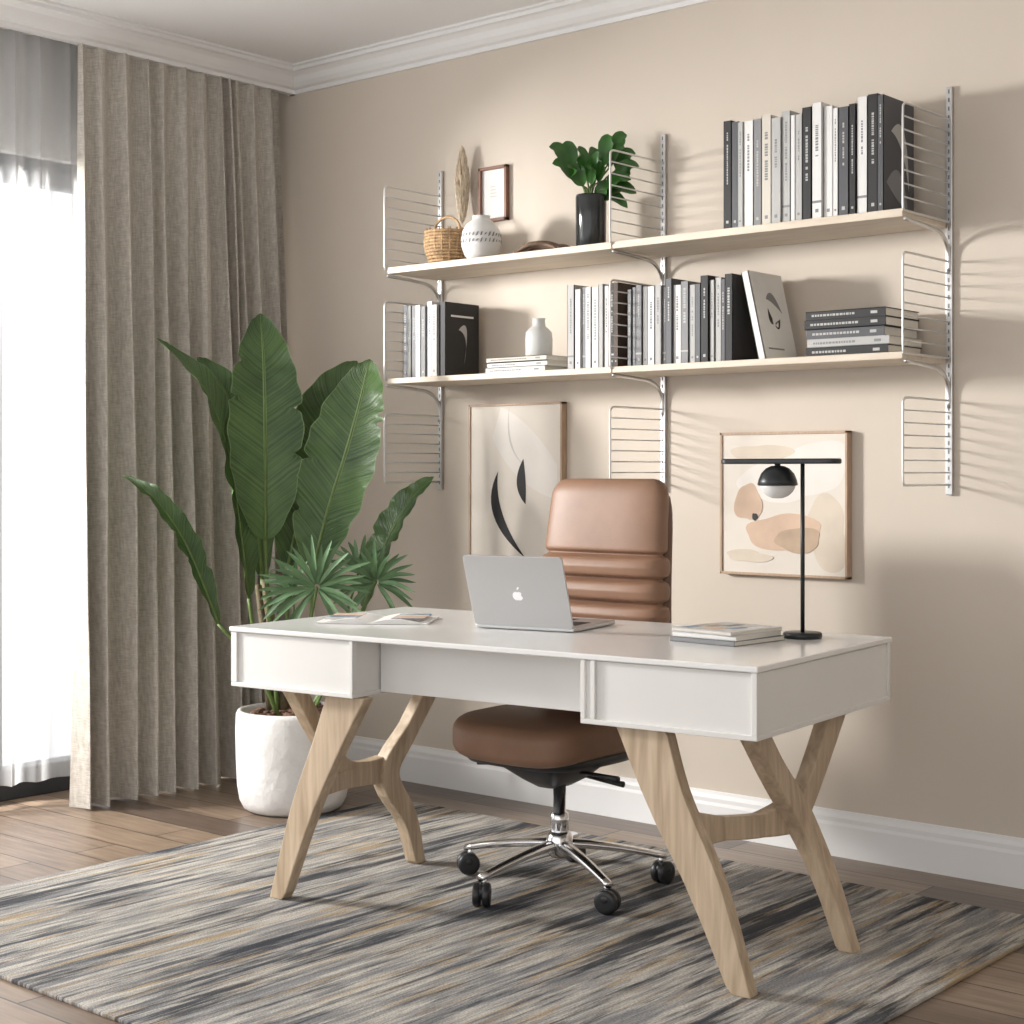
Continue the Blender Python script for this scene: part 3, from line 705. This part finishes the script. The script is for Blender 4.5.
fan((.11,.79,.22),.195,28,-60,240,1.0,1); fan((.30,.80,.12),.155,24,-60,230,1.0,2); fan((.03,.77,.20),.13,11,70,235,.2,3); fan((.24,.84,.10),.13,9,30,160,-.5,4)
Pm.obj('palm_fronds',pl)
S=MB(); S.sweep(cat([pp(.03,.33,.06),pp(.06,.55,.14),pp(.11,.79,.22)],5),.005,'stem',6); S.sweep(cat([pp(.07,.33,.04),pp(.19,.58,.10),pp(.30,.80,.12)],5),.005,'stem',6); S.sweep(cat([pp(.03,.33,.06),pp(.02,.55,.14),pp(.03,.77,.20)],5),.004,'stem',6); S.sweep(cat([pp(.07,.33,.04),pp(.17,.6,.08),pp(.24,.84,.10)],5),.004,'stem',6); S.obj('palm_stems',pl)
# shelf plant
e=empty('potted_zz_plant',(1.665,-.15,UZ))
b=MB(); b.lathe([(0,0),(.046,0),(.050,.005),(.052,.18),(.050,.188),(.046,.186),(.044,.17),(0,.17)],(0,0,0),'dglass'); b.obj('glass_vase',e)
b=MB(); b.open_=True; S=MB(); rnd=random.Random(12)
for (a,z,bb) in [(-.13,.30,.02),(-.10,.37,-.02),(-.05,.34,.06),(-.14,.36,.0),(.0,.30,.07),(.02,.36,-.03),(.07,.39,.02),(.11,.35,.04),(.15,.34,-.01),(.16,.29,.02),(.06,.30,.07),(-.08,.28,.06),(.03,.33,.04),(.12,.40,.0),(.13,.24,.05),(.10,.21,.04),(.15,.20,.02),(.12,.15,.03)]:
    base=Vector((rnd.uniform(-.01,.01),rnd.uniform(-.01,.01),.16)); tip=Rv*a+Nv*bb+Vector((0,0,z)); dr=(tip-Vector((0,0,.17))); dr.normalize()
    st=tip-dr*.10+Vector((0,0,.008)); S.sweep(cat([base,(base+st)/2+Vector((0,0,.02)),st],4),.003,'stem',6)
    leaf(b,[st,st+dr*.05+Vector((0,0,.012)),tip+Vector((0,0,-.010))],.028,Nv*.8+Vector((0,0,.6))+Rv*rnd.uniform(-.7,.7),'zz',.3,0,6,6)
b.obj('leaves',e); S.obj('stems',e)
# ------------------------------------------------------------------ art
def frame(name,x0,x1,z0,z1,fk,fw=.008):
    e=empty(name); b=MB(); 
    for a,c in (((x0,-.03,z0),(x0+fw,-.001,z1)),((x1-fw,-.03,z0),(x1,-.001,z1)),((x0,-.03,z0),(x1,-.001,z0+fw)),((x0,-.03,z1-fw),(x1,-.001,z1))): b.bb(a,c,fk)
    b.obj('frame',e,bevel=.001); b=MB(); b.bb((x0+fw*.8,-.025,z0+fw*.8),(x1-fw*.8,-.002,z1-fw*.8),'cream'); b.obj('canvas',e); return e
art=lambda y:(lambda a,z,d:(a,y-d,z))
e=frame('abstract_line_art',1.007,1.444,.815,1.422,'frame')
b=MB()
b.prism(bez2((1.16,1.41),(1.30,1.36),(1.42,1.20))+bez2((1.42,1.08),(1.22,1.12),(1.12,1.30)),art(-.025),0,.0004,'pale')
b.prism(crescent((1.20,1.41),(1.17,1.26),(1.185,1.26),(1.27,1.20)),art(-.025),.0004,.0007,'greyp')
b.prism(crescent((1.147,1.178),(1.038,1.017),(1.123,1.03),(1.278,.868)),art(-.025),.0008,.0012,'ink')
b.prism(crescent((1.266,1.223),(1.20,1.13),(1.282,1.14),(1.276,1.062)),art(-.025),.0008,.0014,'ink')
b.obj('painted_shapes',e)
e=frame('abstract_shapes_art',2.095,2.553,.850,1.303,'frame')
def blob(cx,cz,rx,rz,seed,n=36):
    rnd=random.Random(seed); ph=[rnd.uniform(0,6.28) for _ in range(4)]; out=[]
    for i in range(n):
        a=2*math.pi*i/n; r=1+.14*math.sin(2*a+ph[0])+.09*math.sin(3*a+ph[1])+.05*math.sin(5*a+ph[2]); out.append((cx+rx*r*math.cos(a),cz+rz*r*math.sin(a)))
    return out
b=MB()
def cl(P): return [(min(max(x,2.105),2.542),min(max(z,.86),1.292)) for x,z in P]
# painted layers, each one a little proud of the last
layers=[(2.43,1.19,.12,.09,1,'pale'),(2.48,.99,.075,.11,5,'sand'),(2.25,1.235,.10,.032,8,'sand'),(2.28,1.14,.11,.06,12,'pale'),(2.32,.99,.13,.055,2,'peach'),(2.20,1.08,.045,.065,3,'peach'),(2.38,.965,.09,.035,6,'tan'),(2.20,.91,.08,.020,9,'sand'),(2.225,1.035,.009,.013,4,'ink')]
for i,(cx,cz,rx,rz,sd,k) in enumerate(layers): b.prism(cl(blob(cx,cz,rx,rz,sd)),art(-.025),0,.0003*(i+1),k)
b.obj('painted_shapes',e)
# ------------------------------------------------------------------ lights
w=D.worlds.new('world'); SC.world=w; w.use_nodes=True
bg=w.node_tree.nodes['Background']; bg.inputs[0].default_value=(.985,.985,1,1); bg.inputs[1].default_value=1.5
def area(name,loc,target,sx,sy,e,col=(1,1,1)):
    l=D.lights.new(name,'AREA'); l.shape='RECTANGLE'; l.size=sx; l.size_y=sy; l.energy=e; l.color=col
    o=D.objects.new(name,l); SC.collection.objects.link(o); o.location=loc
    o.rotation_euler=(Vector(target)-Vector(loc)).to_track_quat('-Z','Y').to_euler(); return o
area('window_daylight',(-1.5,-3.0,2.1),(2.4,-.4,1.4),.55,.55,600,(1,.98,.955))
# ------------------------------------------------------------------ camera
cd=D.cameras.new('camera'); cam=D.objects.new('camera',cd); SC.collection.objects.link(cam)
cam.location=(4.926,-4.389,1.18); cam.rotation_euler=(math.radians(90),0,math.atan2(.6481,.7616))
cd.sensor_width=36; cd.lens=56.25; cd.shift_y=-41/1024; cd.clip_start=.05
SC.camera=cam
